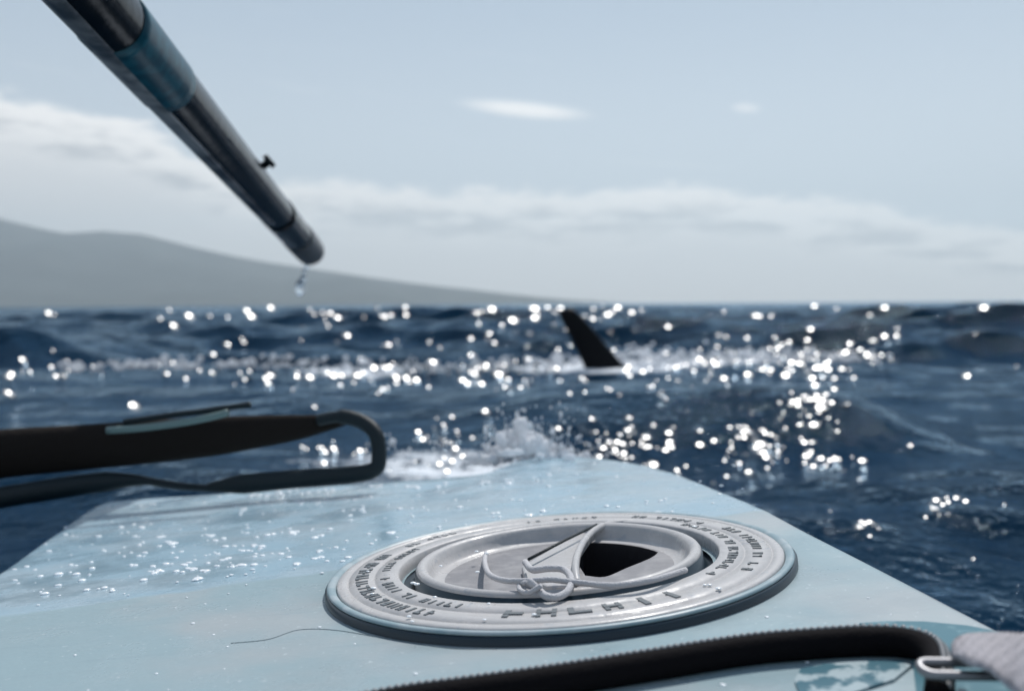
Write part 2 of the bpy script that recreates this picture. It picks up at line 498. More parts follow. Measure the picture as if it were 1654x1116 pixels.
# teal moulded well by the strap anchor
mteal, k, b = mat('teal_print', (.02, .13, .18), .35)
oc = objco(k)
k.put(b.inputs['Base Color'], k.mix(k.smooth(k.noise(oc, 70, 4, .6), .47, .55), rgb(.02, .11, .15), rgb(.34, .42, .44)))
bm = bmesh.new()
P = [on_deck(*p, .0012) for p in [(1290, 1082), (1330, 1074), (1400, 1069), (1455, 1070), (1468, 1078), (1440, 1100), (1400, 1112), (1360, 1125), (1290, 1125), (1280, 1100)]]
vt = [bm.verts.new(p) for p in P]; f = bm.faces.new(vt)
if f.normal.z == 0: bm.normal_update()
r_ = bmesh.ops.extrude_face_region(bm, geom=[f])
bmesh.ops.translate(bm, verts=[v for v in r_['geom'] if isinstance(v, bmesh.types.BMVert)], vec=(0, 0, -.006))
bmesh.ops.recalc_face_normals(bm, faces=bm.faces)
child(obj('printed_patch', bm, mteal, smooth=False), kay)
mrec, k, b = mat('teal_recess', (.05, .17, .21), .3)
oc = objco(k)
k.put(b.inputs['Base Color'], k.mix(k.smooth(k.noise(oc, 90, 4, .6), .5, .7), rgb(.04, .15, .19), rgb(.16, .29, .33)))
bm = bmesh.new()
P = [on_deck(*p, .0012) for p in [(1385, 1009), (1430, 1006), (1490, 1007), (1560, 1014), (1625, 1027), (1648, 1036), (1640, 1075), (1700, 1116), (1700, 1150), (1480, 1150), (1470, 1060), (1420, 1030)]]
vt = [bm.verts.new(p) for p in P]; f = bm.faces.new(vt)
r_ = bmesh.ops.extrude_face_region(bm, geom=[f])
bmesh.ops.translate(bm, verts=[v for v in r_['geom'] if isinstance(v, bmesh.types.BMVert)], vec=(0, 0, -.006))
bmesh.ops.recalc_face_normals(bm, faces=bm.faces)
child(obj('anchor_pad', bm, mrec, smooth=False), kay)

# ================================================================ HATCH COVER
HC = Vector((.0280, .577, plane_z(.0280, .577)))
HR = .1435
hat = empty('hatch_cover', HC, 'round pinkish grey hatch cover with raised lettering, set in the blue deck', 'hatch cover')
def hp(r, a, z=0.0): return HC + EX * (r * math.cos(a)) + EY * (r * math.sin(a)) + DN * z
def lathe(bm, prof, seg=128):
    rg_ = [[bm.verts.new(hp(r * HR, 2 * math.pi * i / seg, z)) for i in range(seg)] for r, z in prof]
    for a_, b_ in zip(rg_, rg_[1:]):
        for i in range(seg):
            bm.faces.new((a_[i], a_[(i + 1) % seg], b_[(i + 1) % seg], b_[i]))
    return rg_
m_plate, k, b = mat('hatch_plastic', (.46, .455, .475), .5)
oc = objco(k)
n_ = k.noise(oc, 35, 4, .6)
k.put(b.inputs['Base Color'], k.mix(k.smooth(k.noise(oc, 190, 3), .6, .75), k.mix(k.smooth(n_, .35, .65), rgb(.40, .395, .395), rgb(.51, .485, .47)), rgb(.36, .37, .39)))
k.put(b.inputs['Roughness'], k.smooth(n_, .35, .65, .55, .22))
k.put(b.inputs['Normal'], k.bump(k.noise(oc, 150, 3), .15, .002))
m_flange, k, b = mat('hatch_flange', (.20, .34, .38), .4)
oc = objco(k)
k.put(b.inputs['Base Color'], k.mix(k.smooth(k.noise(oc, 60, 4), .4, .65), rgb(.24, .33, .36), rgb(.36, .42, .44)))
m_gask_shade, _, _ = mat('gasket_and_rim_shade', (.004, .018, .03), .3)  # dark gasket colour, also used as painted shade on the bowl rim
bm = bmesh.new()
lathe(bm, [(1.008, -.010), (1.006, -.0022), (.998, -.0013), (.975, -.0013)])
child(obj('gasket', bm, m_gask_shade), hat)
bm = bmesh.new()
lathe(bm, [(.992, -.0013), (.997, -.0004), (.992, .0006), (.982, .0009), (.965, .0002), (.958, -.0010)])
child(obj('flange', bm, m_flange), hat)
bm = bmesh.new()
lathe(bm, [(.956, -.002), (.956, -.0003), (.95, .0006), (.915, .0009), (.912, .0002), (.905, .0002), (.902, .0010),
           (.805, .0013), (.802, .0007), (.794, .0007), (.791, .0015), (.700, .0021), (.692, .0012), (.688, -.006)])
child(obj('lid', bm, m_plate), hat)
bm = bmesh.new()
lathe(bm, [(.619, .0012), (.619, .0022), (.612, .0036), (.598, .0044), (.582, .0038), (.570, .0024), (.562, -.001), (.550, -.0045), (.535, -.0062), (.50, -.0065)])
child(obj('bowl_rim', bm, m_plate), hat)
bm = bmesh.new()
lathe(bm, [(.69, -.0058), (.672, -.0090), (.628, -.0092), (.624, .0012), (.60, .0016)])
child(obj('rim_shade_ring', bm, m_gask_shade), hat)  # dark ring that paints in the shade on the rim's outer wall
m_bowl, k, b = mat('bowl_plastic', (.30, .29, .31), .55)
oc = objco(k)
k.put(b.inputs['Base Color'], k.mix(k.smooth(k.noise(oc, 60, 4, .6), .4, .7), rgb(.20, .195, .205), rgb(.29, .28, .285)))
k.put(b.inputs['Normal'], k.bump(k.noise(oc, 150, 3), .2, .002))
# bowl floor with the hole of the finger pocket
BR = .51 * HR
pocket = [on(*p, -.0065) for p in [(943, 930), (930, 905), (938, 880), (958, 860), (990, 851), (1030, 853), (1054, 861), (1065, 878), (1056, 898), (1010, 918), (975, 932)]]
pocket = catmull(pocket + pocket[:1], 4)[:-1]
pl = [(Vector(p - HC).dot(EX), Vector(p - HC).dot(EY)) for p in pocket]
pl = [(x * min(1, .95 * BR / max(1e-6, math.hypot(x, y))), y * min(1, .95 * BR / max(1e-6, math.hypot(x, y)))) for x, y in pl]
bm = bmesh.new()
oc_ = [bm.verts.new(hp(BR, 2 * math.pi * i / 64, -.0065)) for i in range(64)]
ic_ = [bm.verts.new(HC + EX * x + EY * y - DN * .0065) for x, y in pl]
eds = [bm.edges.new((oc_[i], oc_[(i + 1) % 64])) for i in range(64)] + [bm.edges.new((ic_[i], ic_[(i + 1) % len(ic_)])) for i in range(len(ic_))]
bmesh.ops.triangle_fill(bm, use_beauty=True, use_dissolve=False, edges=eds)
bmesh.ops.recalc_face_normals(bm, faces=bm.faces)
child(obj('bowl_floor', bm, m_bowl, smooth=False), hat)
m_pock, _, _ = mat('pocket_shade', (.026, .024, .028), .5)  # near-black colour paints the pocket's shade onto its walls
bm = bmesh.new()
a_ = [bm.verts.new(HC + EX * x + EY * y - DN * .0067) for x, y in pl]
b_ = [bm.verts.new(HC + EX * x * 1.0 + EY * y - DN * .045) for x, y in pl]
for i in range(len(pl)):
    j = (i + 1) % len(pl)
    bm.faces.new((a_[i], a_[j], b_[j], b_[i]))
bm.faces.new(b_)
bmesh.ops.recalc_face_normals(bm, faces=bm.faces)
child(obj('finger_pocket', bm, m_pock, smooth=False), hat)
# the handle bridge that crosses the bowl from back to front
def plate(name, pix, ztop, thick, mt, root, rim=.0012):
    bm = bmesh.new()
    P = [on(*p, ztop) for p in pix]
    c_ = sum(P, Vector()) / len(P)
    rings = []
    for ins, dz_ in ((rim * 1.6, 0), (rim * .5, -rim * .35), (0, -rim * 1.2), (0, -thick)):
        rings.append([bm.verts.new(p + (c_ - p).normalized() * ins + DN * dz_) for p in P])
    for a_, b_ in zip(rings, rings[1:]):
        for i in range(len(P)):
            bm.faces.new((a_[i], b_[i], b_[(i + 1) % len(P)], a_[(i + 1) % len(P)]))
    f = bm.faces.new(rings[0])
    bmesh.ops.triangulate(bm, faces=[f])
    bmesh.ops.recalc_face_normals(bm, faces=bm.faces)
    return child(obj(name, bm, mt, smooth=False), root)
plate('handle', [(840, 914), (846, 934), (880, 946), (922, 944), (927, 915), (935, 888), (952, 864), (975, 852), (985, 846), (960, 843), (925, 862), (880, 890)], -.0018, .0050, m_plate, hat)
# edge bead of the handle along the pocket
bm = bmesh.new()
add_tube(bm, catmull([on(*p, z_) for p, z_ in [((1072, 853), -.005), ((1040, 846), -.002), ((1000, 845), .001), ((968, 852), .002), ((946, 869), .002), ((932, 893), .002), ((927, 918), .002), ((930, 942), -.002)]], 8), .0024, 10)
child(obj('handle_edge', bm, m_plate), hat)
# raised lettering, worn past reading
m_let, _, _ = mat('letter_shade_grey', (.12, .135, .145), .5)  # dark grey paints in the shading of embossed, lid-coloured letters
def letters(r, a0, a1, size, step_, zt, seed, wide=.6, gaps=.16):
    q = random.Random(seed)
    n = max(1, int(abs(a1 - a0) * r * HR / step_))
    for i in range(n):
        if q.random() < gaps: continue
        a = a0 + (a1 - a0) * (i + .5) / n
        c_ = hp(r * HR, a, zt)
        er = EX * math.cos(a) + EY * math.sin(a)
        et = -EX * math.sin(a) + EY * math.cos(a)
        wl, hl = size * wide * q.uniform(.7, 1.1), size * q.uniform(.8, 1.0)
        th_ = size * q.uniform(.18, .26)
        st = q.choice([[(-.5, 0), (0, 1)], [(-.5, 0), (.5, 0)], [(0, 0)], [(.5, 0), (-.5, 1)], [(-.5, 0), (.5, 0), (0, 1)], [(-.5, 0), (.5, 1)]])
        bm = bmesh.new()
        for (u, hor) in st:
            if hor: add_box(bm, c_ + er * (u * (hl - th_) * .9) + DN * .0001, et, er, DN, wl, th_, .0014)
            else: add_box(bm, c_ + et * (u * (wl - th_)), et, er, DN, th_, hl, .0012)
        child(obj('letter', bm, m_let, smooth=False), hat)
letters(.845, R(122), R(148), .0062, .0062, .0009, 1)
letters(.85, R(158), R(236), .0085, .0072, .0010, 2)
letters(.752, R(150), R(182), .0056, .0056, .0016, 3)
letters(.752, R(190), R(240), .0068, .0062, .0016, 4)
letters(.80, R(72), R(100), .0062, .0066, .0012, 5)
letters(.83, R(30), R(60), .0065, .0062, .0011, 6)
letters(.85, R(-34), R(20), .0066, .0060, .0011, 7)
letters(.752, R(-42), R(34), .0064, .0058, .0016, 8)
letters(.81, R(252), R(302), .0125, .0150, .0012, 9, wide=.95, gaps=0)

# ---------------------------------------------------------------- cord knotted on the hatch handle
m_cord, k, b = mat('grey_cord', (.50, .49, .50), .75)
oc = objco(k)
k.put(b.inputs['Normal'], k.bump(k.noise(oc, 900, 2), .5, .002))
cordr = empty('cord', on(880, 935, .004), 'thin pale grey cord knotted in a loop over the hatch handle', 'cord')
bm = bmesh.new()
add_tube(bm, catmull([on(*p, z_) for p, z_ in [((783, 893), -.002), ((781, 908), .004), ((788, 927), .007), ((812, 937), .008), ((850, 938), .009), ((888, 936), .009), ((930, 941), .008), ((990, 946), .007), ((1050, 938), .007), ((1105, 922), .005)]], 8), .0017, 9)
child(obj('strand', bm, m_cord), cordr)
bm = bmesh.new()
add_tube(bm, catmull([on(*p, z_) for p, z_ in [((846, 908), .004), ((858, 920), .008), ((884, 918), .010), ((908, 920), .009), ((920, 934), .008), ((916, 953), .006), ((899, 964), .005), ((880, 963), .006), ((866, 951), .008), ((852, 938), .012)]], 8), .0020, 9)
child(obj('loop', bm, m_cord), cordr)
bm = bmesh.new()
add_tube(bm, catmull([on(*p, z_) for p, z_ in [((872, 946), .011), ((852, 957), .007), ((838, 953), .006), ((837, 943), .007), ((848, 941), .009)]], 8), .0014, 8)
child(obj('tail', bm, m_cord), cordr)
# black tube standing in for the dark slot beside the handle
m_blk, k, b = mat('black_webbing', (.008, .016, .020), .5, spec=.3)
oc = objco(k)
k.put(b.inputs['Normal'], k.bump(k.noise(oc, 500, 2), .5, .002))
bm = bmesh.new()
add_tube(bm, [on(852, 903, .003), on(910, 873, .0035), on(966, 846, .003)], .0010, 8)
obj('slot_line', bm, m_blk, label='thin black tube drawn in as the slot running up beside the hatch handle', cat='line')

# ================================================================ CARRY HANDLE (left)
DH = 1.08
har = empty('carry_handle', on_deck(300, 800), 'wide black padded strap looping over the left of the blue deck', 'strap')
m_pad, k, b = mat('pad_foam', (.018, .014, .012), .9, spec=.15)
oc = objco(k)
k.put(b.inputs['Normal'], k.bump(k.noise(oc, 180, 3), .35, .003))
path = [(-260, 760, 52), (-120, 742, 47), (0, 728, 41), (120, 719, 38), (240, 710, 36), (340, 702, 33), (420, 694, 27), (480, 688, 21), (530, 681, 13), (556, 678, 8)]
P = catmull([at(x, y, DH + .02) for x, y, _ in path], 6)
hh = np.interp(np.linspace(0, 1, len(P)), np.linspace(0, 1, len(path)), [q[2] for q in path]) / FPX * DH
bm = bmesh.new()
add_tube(bm, P, [max(.008, v * .55) for v in hh], 16, up=(0, 0, 1), flat=list(hh))
child(obj('padded_sleeve', bm, m_pad), har)
bm = bmesh.new()
add_tube(bm, catmull([at(x, y, d_) for x, y, d_ in [(515, 676, DH + .01), (550, 671, DH), (586, 681, DH - .01), (607, 702, DH - .02), (611, 738, DH - .025), (603, 757, DH - .03), (565, 765, DH - .03), (480, 771, DH - .02), (400, 778, DH - .01), (335, 784, DH)]], 8),
         [.007 if i < 8 else .0088 if i < 36 else .0088 + (i - 36) * .0001 if i < 66 else max(.004, .011 - (i - 66) * .0010) for i in range(73)], 12, up=(0, 1, 0), flat=[.0075 if i < 66 else max(.004, .0075 - (i - 66) * .0005) for i in range(73)])
child(obj('webbing', bm, m_blk), har)
bm = bmesh.new()
add_tube(bm, catmull([at(x, y, d_) for x, y, d_ in [(-180, 838, DH), (-40, 806, DH), (60, 789, DH), (150, 776, DH + .01), (222, 772, DH + .01), (285, 781, DH), (345, 786, DH)]], 8), list(np.interp(range(49), [0, 26, 34, 48], [.012, .011, .007, .006])), 12, up=(0, .3, 1), flat=list(np.interp(range(49), [0, 26, 34, 48], [.0135, .012, .005, .004])))
child(obj('webbing', bm, m_blk), har)
m_rod, k, b = mat('green_grey_cord', (.16, .23, .22), .5)
bm = bmesh.new()
add_tube(bm, catmull([at(x, y, DH - .035) for x, y in [(172, 691), (230, 687), (300, 678), (350, 668), (368, 663)]], 5), .0042, 10)
child(obj('cord_piece', bm, m_rod), har)
bm = bmesh.new()
add_tube(bm, catmull([at(x, y, DH - .03) for x, y in [(200, 678), (270, 668), (330, 661), (380, 654), (404, 651)]], 5), .0036, 10)
child(obj('tie_line', bm, m_blk), har)

# ================================================================ DECK STRAP (bottom) + link + webbing
str_ = empty('deck_strap', on_deck(1200, 1055), 'black braided strap lying across the near edge of the deck', 'strap')
sp = [(480, 1166), (640, 1133), (760, 1117), (900, 1098), (1050, 1075), (1200, 1052), (1300, 1043), (1400, 1038), (1465, 1042), (1503, 1058), (1515, 1088), (1512, 1130)]
P = catmull([on_deck(x, y + 1, .0060) for x, y in sp], 10)
bm = bmesh.new()
add_tube(bm, P, .0052, 14, up=DN, flat=.0062)
m_strap, k, b = mat('black_strap', (.006, .005, .006), .8, spec=.08)
oc = objco(k)
k.put(b.inputs['Normal'], k.bump(k.noise(oc, 700, 2), .4, .001))
child(obj('band', bm, m_strap), str_)
# braided edge: little crossing strands along the upper edge
m_braid, _, _ = mat('braid_grey', (.26, .265, .27), .4)
bm = bmesh.new()
L = 0; nxt = 0
for a_, b_ in zip(P, P[1:]):
    d = (b_ - a_); ln = d.length
    if ln < 1e-9: continue
    t = d / ln; s = DN.cross(t).normalized()
    while nxt < L + ln:
        c_ = a_ + t * (nxt - L)
        for sg, off in ((1, .0034), (-1, .0020)):
            p0 = c_ + s * (off - .0011) + DN * (.0057 - (off - .0020) * 1.1) - t * .0012 * sg
            p1 = c_ + s * (off + .0011) + DN * (.0053 - (off - .0020) * 1.1) + t * .0012 * sg
            add_tube(bm, [p0, (p0 + p1) / 2 + DN * .0006, p1], [.0007, .0011, .0007], 6)
        nxt += .0030
    L += ln
o = child(obj('braided_edge', bm, m_braid), str_)
o['kind'] = 'stuff'
# metal link
m_steel, k, b = mat('steel', (.26, .26, .27), .48, metal=1.0)
lk = []
ca, cb = on_deck(1484, 1083, .016), on_deck(1640, 1086, .014)
e1 = (cb - ca).normalized(); e2 = (EY * 1.0 + DN * .25).normalized(); rr_ = .0040
cl = ca + e1 * rr_; cr = cb - e1 * rr_
for i in range(12):
    a = math.pi / 2 + math.pi * i / 11; lk.append(cl + e1 * (rr_ * math.cos(a)) + e2 * (rr_ * math.sin(a)))
for i in range(12):
    a = -math.pi / 2 + math.pi * i / 11; lk.append(cr + e1 * (rr_ * math.cos(a)) + e2 * (rr_ * math.sin(a)))
bm = bmesh.new()
add_tube(bm, lk, .0018, 12, up=DN, closed=True)
obj('metal_link', bm, m_steel, label='shiny steel oval link joining the black strap to the grey webbing', cat='link')
# grey webbing through the link
m_web, k, b = mat('grey_webbing', (.42, .41, .43), .85)
oc = objco(k)
ck = k.node('ShaderNodeTexChecker'); k.put(ck.inputs['Vector'], k.combine(k.sep(oc)[0], k.sep(oc)[1], 0.0)); ck.inputs['Scale'].default_value = 420
k.put(b.inputs['Base Color'], k.mix(k.math('MULTIPLY', ck.outputs['Fac'], k.noise(oc, 200, 2)), rgb(.47, .45, .48), rgb(.28, .275, .30)))
k.put(b.inputs['Normal'], k.bump(k.math('ADD', ck.outputs['Fac'], k.noise(oc, 700, 2)), .8, .0012))
bm = bmesh.new()
edge = [((1556, 1062, .013), (1552, 1080, .008)), ((1546, 1046, .019), (1546, 1072, .017)), ((1556, 1034, .021), (1562, 1076, .020)), ((1590, 1030, .021), (1594, 1086, .020)), ((1622, 1029, .020), (1616, 1104, .018)),
        ((1660, 1031, .018), (1640, 1126, .014)), ((1720, 1042, .014), (1680, 1166, .008)), ((1800, 1070, .008), (1760, 1220, .002))]
ua = catmull([on_deck(*e[0]) for e in edge], 9); la = catmull([on_deck(*e[1]) for e in edge], 9)
rows = []
for i, (a_, b_) in enumerate(zip(ua, la)):
    t = (ua[min(i + 1, len(ua) - 1)] - ua[max(i - 1, 0)]).normalized()
    nn = t.cross((a_ - b_).normalized()).normalized()
    if nn.y > 0 and nn.z < .3: nn = -nn
    if nn.z < 0: nn = -nn
    row = []
    for q_ in range(15):
        u = q_ / 14
        bulge = .0016 * (1 - (2 * u - 1) ** 6) + (.0013 if (i + q_) % 2 else 0)
        row.append(bm.verts.new(a_.lerp(b_, u) + nn * bulge))
    for q_ in range(14, -1, -1):
        row.append(bm.verts.new(a_.lerp(b_, q_ / 14) - nn * .0008))
    rows.append(row)
for a_, b_ in zip(rows, rows[1:]):
    n = len(a_)
    for i in range(n):
        bm.faces.new((a_[i], a_[(i + 1) % n], b_[(i + 1) % n], b_[i]))
bm.faces.new(rows[0][::-1]); bm.faces.new(rows[-1])
bmesh.ops.recalc_face_normals(bm, faces=bm.faces)
obj('webbing_strap', bm, m_web, label='coarse woven pale grey webbing threaded through the steel link', cat='webbing')

# ================================================================ POLE
# pole axis from near the lens to the dripping tip
d0, d1 = .80, 2.2
T0, T1 = at(152, -6, d0), at(503, 405, d1)
ax = (T1 - T0).normalized()
pole = empty('pole', T1, 'black and teal tube held out over the water, dripping from its tip', 'pole')
def pt(t): return T0.lerp(T1, t)
PRAD = .0320
m_pole, k, b = mat('pole_black', (.008, .008, .010), .3, spec=.3)
oc = objco(k)
k.put(b.inputs['Roughness'], k.math('MULTIPLY_ADD', k.noise(oc, 20, 4), .2, .08))
k.put(b.inputs['Base Color'], k.mix(k.smooth(k.noise(oc, 25, 5, .6), .6, .75), rgb(.004, .004, .005), rgb(.012, .012, .013)))
k.put(b.inputs['Normal'], k.bump(k.noise(oc, 55, 3), .15, .004))
m_pteal, k, b = mat('pole_teal', (.012, .075, .10), .3, spec=.3)
oc = objco(k)
k.put(b.inputs['Base Color'], k.mix(k.smooth(k.noise(oc, 60, 3), .45, .6), rgb(.006, .06, .088), rgb(.012, .10, .135)))
def seg_tube(name, t0, t1, r0, r1, mt, extra=0.0):
    bm = bmesh.new()
    ts = [t0 + (t1 - t0) * i / 10 for i in range(11)]
    rr2 = [r0 + (r1 - r0) * i / 10 for i in range(11)]
    add_tube(bm, [pt(t) for t in ts], rr2, 28)
    return child(obj(name, bm, mt), pole)
seg_tube('shaft', -.28, .955, PRAD, PRAD * .93, m_pole)
seg_tube('grip_band', .029, .152, PRAD * 1.02, PRAD * 1.02, m_pteal)
m_grey, _, _ = mat('grey_collar', (.12, .125, .13), .4)
seg_tube('collar', .66, .84, PRAD * 1.0, PRAD * 1.0, m_pole)
# paler strip along the underside, grey-pink highlight painted into its colour
m_strip, k, b = mat('pole_highlight', (.20, .21, .23), .35)
oc = objco(k)
k.put(b.inputs['Base Color'], k.mix(k.smooth(k.noise(oc, 9, 5, .65), .42, .66), rgb(.045, .05, .06), rgb(.42, .38, .37)))
vw = (pt(.3) - Vector((0, 0, CZ))).normalized()
wv3 = (-vw + ax * vw.dot(ax)).normalized(); uv3 = ax.cross(wv3).normalized()
if uv3.x > 0: uv3 = -uv3
bm = bmesh.new(); rows = []
for i in range(25):
    t = -.25 + .87 * i / 24
    rows.append([bm.verts.new(pt(t) + (uv3 * math.cos(R(f)) + wv3 * math.sin(R(f))) * PRAD * rr_s) for f, rr_s in [(18, .99), (22, 1.03), (34, 1.032), (46, 1.032), (56, 1.03), (60, .99)]])
for a_, b_ in zip(rows, rows[1:]):
    for i in range(5): bm.faces.new((a_[i], a_[i + 1], b_[i + 1], b_[i]))
bmesh.ops.recalc_face_normals(bm, faces=bm.faces)
child(obj('highlight_strip', bm, m_strip), pole)
bm = bmesh.new()
rr2 = [.0325, .0337, .0342, .0342, .0335, .0302]
add_tube(bm, [pt(t) for t in (.835, .845, .90, .96, .99, 1.0)], rr2, 28)
child(obj('end_cap', bm, m_grey), pole)
# small screw head standing off the side
bm = bmesh.new()
tt = .47
sdir = (EX * .8 + Vector((0, 0, 1)) * .62); sdir = (sdir - ax * sdir.dot(ax)).normalized()
c_ = pt(tt) + sdir * (PRAD * .85)
add_tube(bm, [c_, c_ + sdir * .012, c_ + sdir * .0122, c_ + sdir * .020], [.006, .006, .0115, .011], 14)
child(obj('screw', bm, m_blk), pole)

# ---------------------------------------------------------------- water: drips, beads, spray
m_drop, k, b = mat('water_drop', (.86, .90, .93), .12, ior=1.333)
b.inputs['Transmission Weight'].default_value = 1.0
b.inputs['Roughness'].default_value = .03
m_bead, k, b = mat('bead_white_sparkle', (.86, .89, .91), .18)  # white base colour stands in for the sparkle of sunlit drops
m_foam, k, b = mat('spray_foam', (.80, .82, .84), .35)
df = k.node('ShaderNodeBsdfDiffuse'); tr = k.node('ShaderNodeBsdfTranslucent'); mx_ = k.node('ShaderNodeMixShader')
df.inputs[0].default_value = (.85, .86, .88, 1); tr.inputs[0].default_value = (.9, .91, .93, 1); mx_.inputs[0].default_value = .6
k.l.new(df.outputs[0], mx_.inputs[1]); k.l.new(tr.outputs[0], mx_.inputs[2])
mx2 = k.node('ShaderNodeMixShader'); mx2.inputs[0].default_value = .12
k.l.new(mx_.outputs[0], mx2.inputs[1]); k.l.new(b.outputs[0], mx2.inputs[2])
k.l.new(mx2.outputs[0], k.t.nodes['Material Output'].inputs[0])
bm = bmesh.new()
dripp = [(496, 428, .0050), (492, 437, .0045), (491, 447, .0060), (487, 455, .0065), (485, 464, .0095), (481, 458, .004)]
for x, y, r_ in dripp:
    add_ball(bm, at(x, y, d1), r_ * 1.5, 2, (.8, .8, 1.4))
obj('water_drip', bm, m_drop, label='string of clear water drops falling from the pole tip', cat='water drops')

bm = bmesh.new()
q = random.Random(5)
def bead(px, py, r_, flat=.38):
    p = on_deck(px, py, .0)
    rot = Matrix.Rotation(q.uniform(0, 6.28), 4, 'Z')
    add_ball(bm, p + DN * (r_ * flat * .35), r_, 2, (q.uniform(.8, 1.4), q.uniform(.8, 1.2), flat), rot)
def inside_far(px, py):
    lim_top = 812 - (px - 165) * .055 if px < 850 else 745
    left = 918 - px * .68
    return py > lim_top and py > left
n = 0
while n < 300:
    px = q.uniform(20, 900) if q.random() < .85 else q.uniform(900, 1200)
    py = q.uniform(745, 960)
    if not inside_far(px, py): continue
    edge = 975 - px * .125
    if py > edge and q.random() < .8: continue
    p = on_deck(px, py)
    if (Vector((p.x, p.y)) - Vector((HC.x, HC.y))).length < HR + .01: continue
    if crease(p.x, p.y) < 0 and q.random() < .7: continue
    bead(px, py, abs(q.gauss(.0011, .0007)) + .0005); n += 1
for _ in range(40):                                            # the row of beads along the far rim
    px = q.uniform(350, 840); bead(px, 797 - (px - 300) * .043 + q.uniform(0, 8), q.uniform(.0018, .0040))
for _ in range(45):
    px = q.uniform(20, 1500); py = q.uniform(960, 1110)
    p = on_deck(px, py)
    if (Vector((p.x, p.y)) - Vector((HC.x, HC.y))).length < HR + .012 or p.x > .19: continue
    bead(px, py, q.uniform(.0005, .0012))
for _ in range(45):                                            # merged drops
    px = q.uniform(150, 880); py = q.uniform(800, 930)
    p = on_deck(px, py)
    if crease(p.x, p.y) < 0 or (Vector((p.x, p.y)) - Vector((HC.x, HC.y))).length < HR + .02: continue
    for _k in range(q.randint(2, 5)):
        bead(px + q.gauss(0, 5), py + q.gauss(0, 1.6), q.uniform(.0012, .0028), .28)
obj('water_beads', bm, m_bead, label='scattered water beads painted white for their glints on the wet blue deck', kind='stuff')
# beads on the hatch
bm = bmesh.new()
for px, py in [(592, 921), (601, 948), (599, 957), (658, 994), (663, 1002), (710, 913), (700, 963), (962, 846), (1005, 849), (1052, 857), (795, 835), (768, 890), (784, 893), (769, 923), (1136, 946), (1144, 946), (1158, 952),
               (820, 960), (787, 974), (780, 1000), (665, 940), (671, 942), (860, 992), (1120, 852)]:
    r_ = q.uniform(.0009, .0016)
    add_ball(bm, on(px, py, .0021), r_, 2, (1.2, 1, .45))
obj('hatch_beads', bm, m_bead, label='water beads scattered on the grey hatch cover', kind='stuff')

# splash at the bow
from mathutils import noise as mnoise
bm = bmesh.new()
BD = 1.34
def lump(c, r_, st):
    before = len(bm.verts)
    add_ball(bm, c, r_, 3, st)
    bm.verts.ensure_lookup_table()
    for v in bm.verts[before:]:
        d = v.co - c
        n_ = mnoise.fractal(v.co * 90, 1.0, 2.0, 4)
        v.co = c + d * (1 + .75 * n_)
for i in range(34):                                            # torn lumps of white water
    u = q.gauss(0, .8)
    hgt = max(0.05, 1 - abs(u) / 2.0)
    lump(at(838 + u * 46, 744 - q.random() * 58 * hgt, BD + q.gauss(0, .04)), q.uniform(.005, .012), (q.uniform(.7, 1.2), .8, q.uniform(.8, 1.7)))
for i in range(14):
    lump(at(q.uniform(750, 930), q.uniform(728, 752), 1.27 + q.gauss(0, .05)), q.uniform(.004, .009), (q.uniform(1.2, 2.4), 1, q.uniform(.5, .8)))
for i in range(420):                                           # droplets thrown off them
    jx = q.choice([800, 828, 842, 870, 905]) + q.gauss(0, 14)
    py = 742 - q.random() ** 1.3 * q.choice([55, 95, 80, 60, 30]) + q.uniform(-3, 8)
    r_ = math.exp(q.gauss(math.log(.0013), .5))
    add_ball(bm, at(jx, py, BD + q.gauss(0, .06)), r_, 1, (q.uniform(.7, 1.1), 1, q.uniform(1, 2.2)))
for i in range(150):
    px = q.uniform(620, 980); py = q.uniform(700, 760)
    add_ball(bm, at(px, py, 1.3 + q.gauss(0, .08)), math.exp(q.gauss(math.log(.0013), .5)), 1)
obj('bow_splash', bm, m_foam, label='white splash thrown up where the bow meets the water', kind='stuff')
# spray on the breaking crest
bm = bmesh.new()
for i in range(1500):
    x = q.uniform(-2.9, 2.45)
    dens = .35 + .65 * math.exp(-((x - .75) / .5) ** 2) + .5 * math.exp(-((x - 1.9) / .5) ** 2)
    if q.random() > dens: continue
    y = 5.95 + .12 * math.sin(x * 1.3 + 1) + .45 * float(sstep(np.array(x), .6, 2.4)) + q.gauss(-.05, .12)
    if abs(x - .56) < .24 and y < 5.98: continue
    z = sea_z(x, y) + abs(q.gauss(0, .030)) * (1.6 if dens > .8 else 1)
    add_ball(bm, Vector((x, y, z)), abs(q.gauss(.007, .007)) + .004, 1, (q.uniform(.9, 1.6), 1, 1))
obj('crest_spray', bm, m_foam, label='line of white spray along the breaking crest round the fin', kind='stuff')

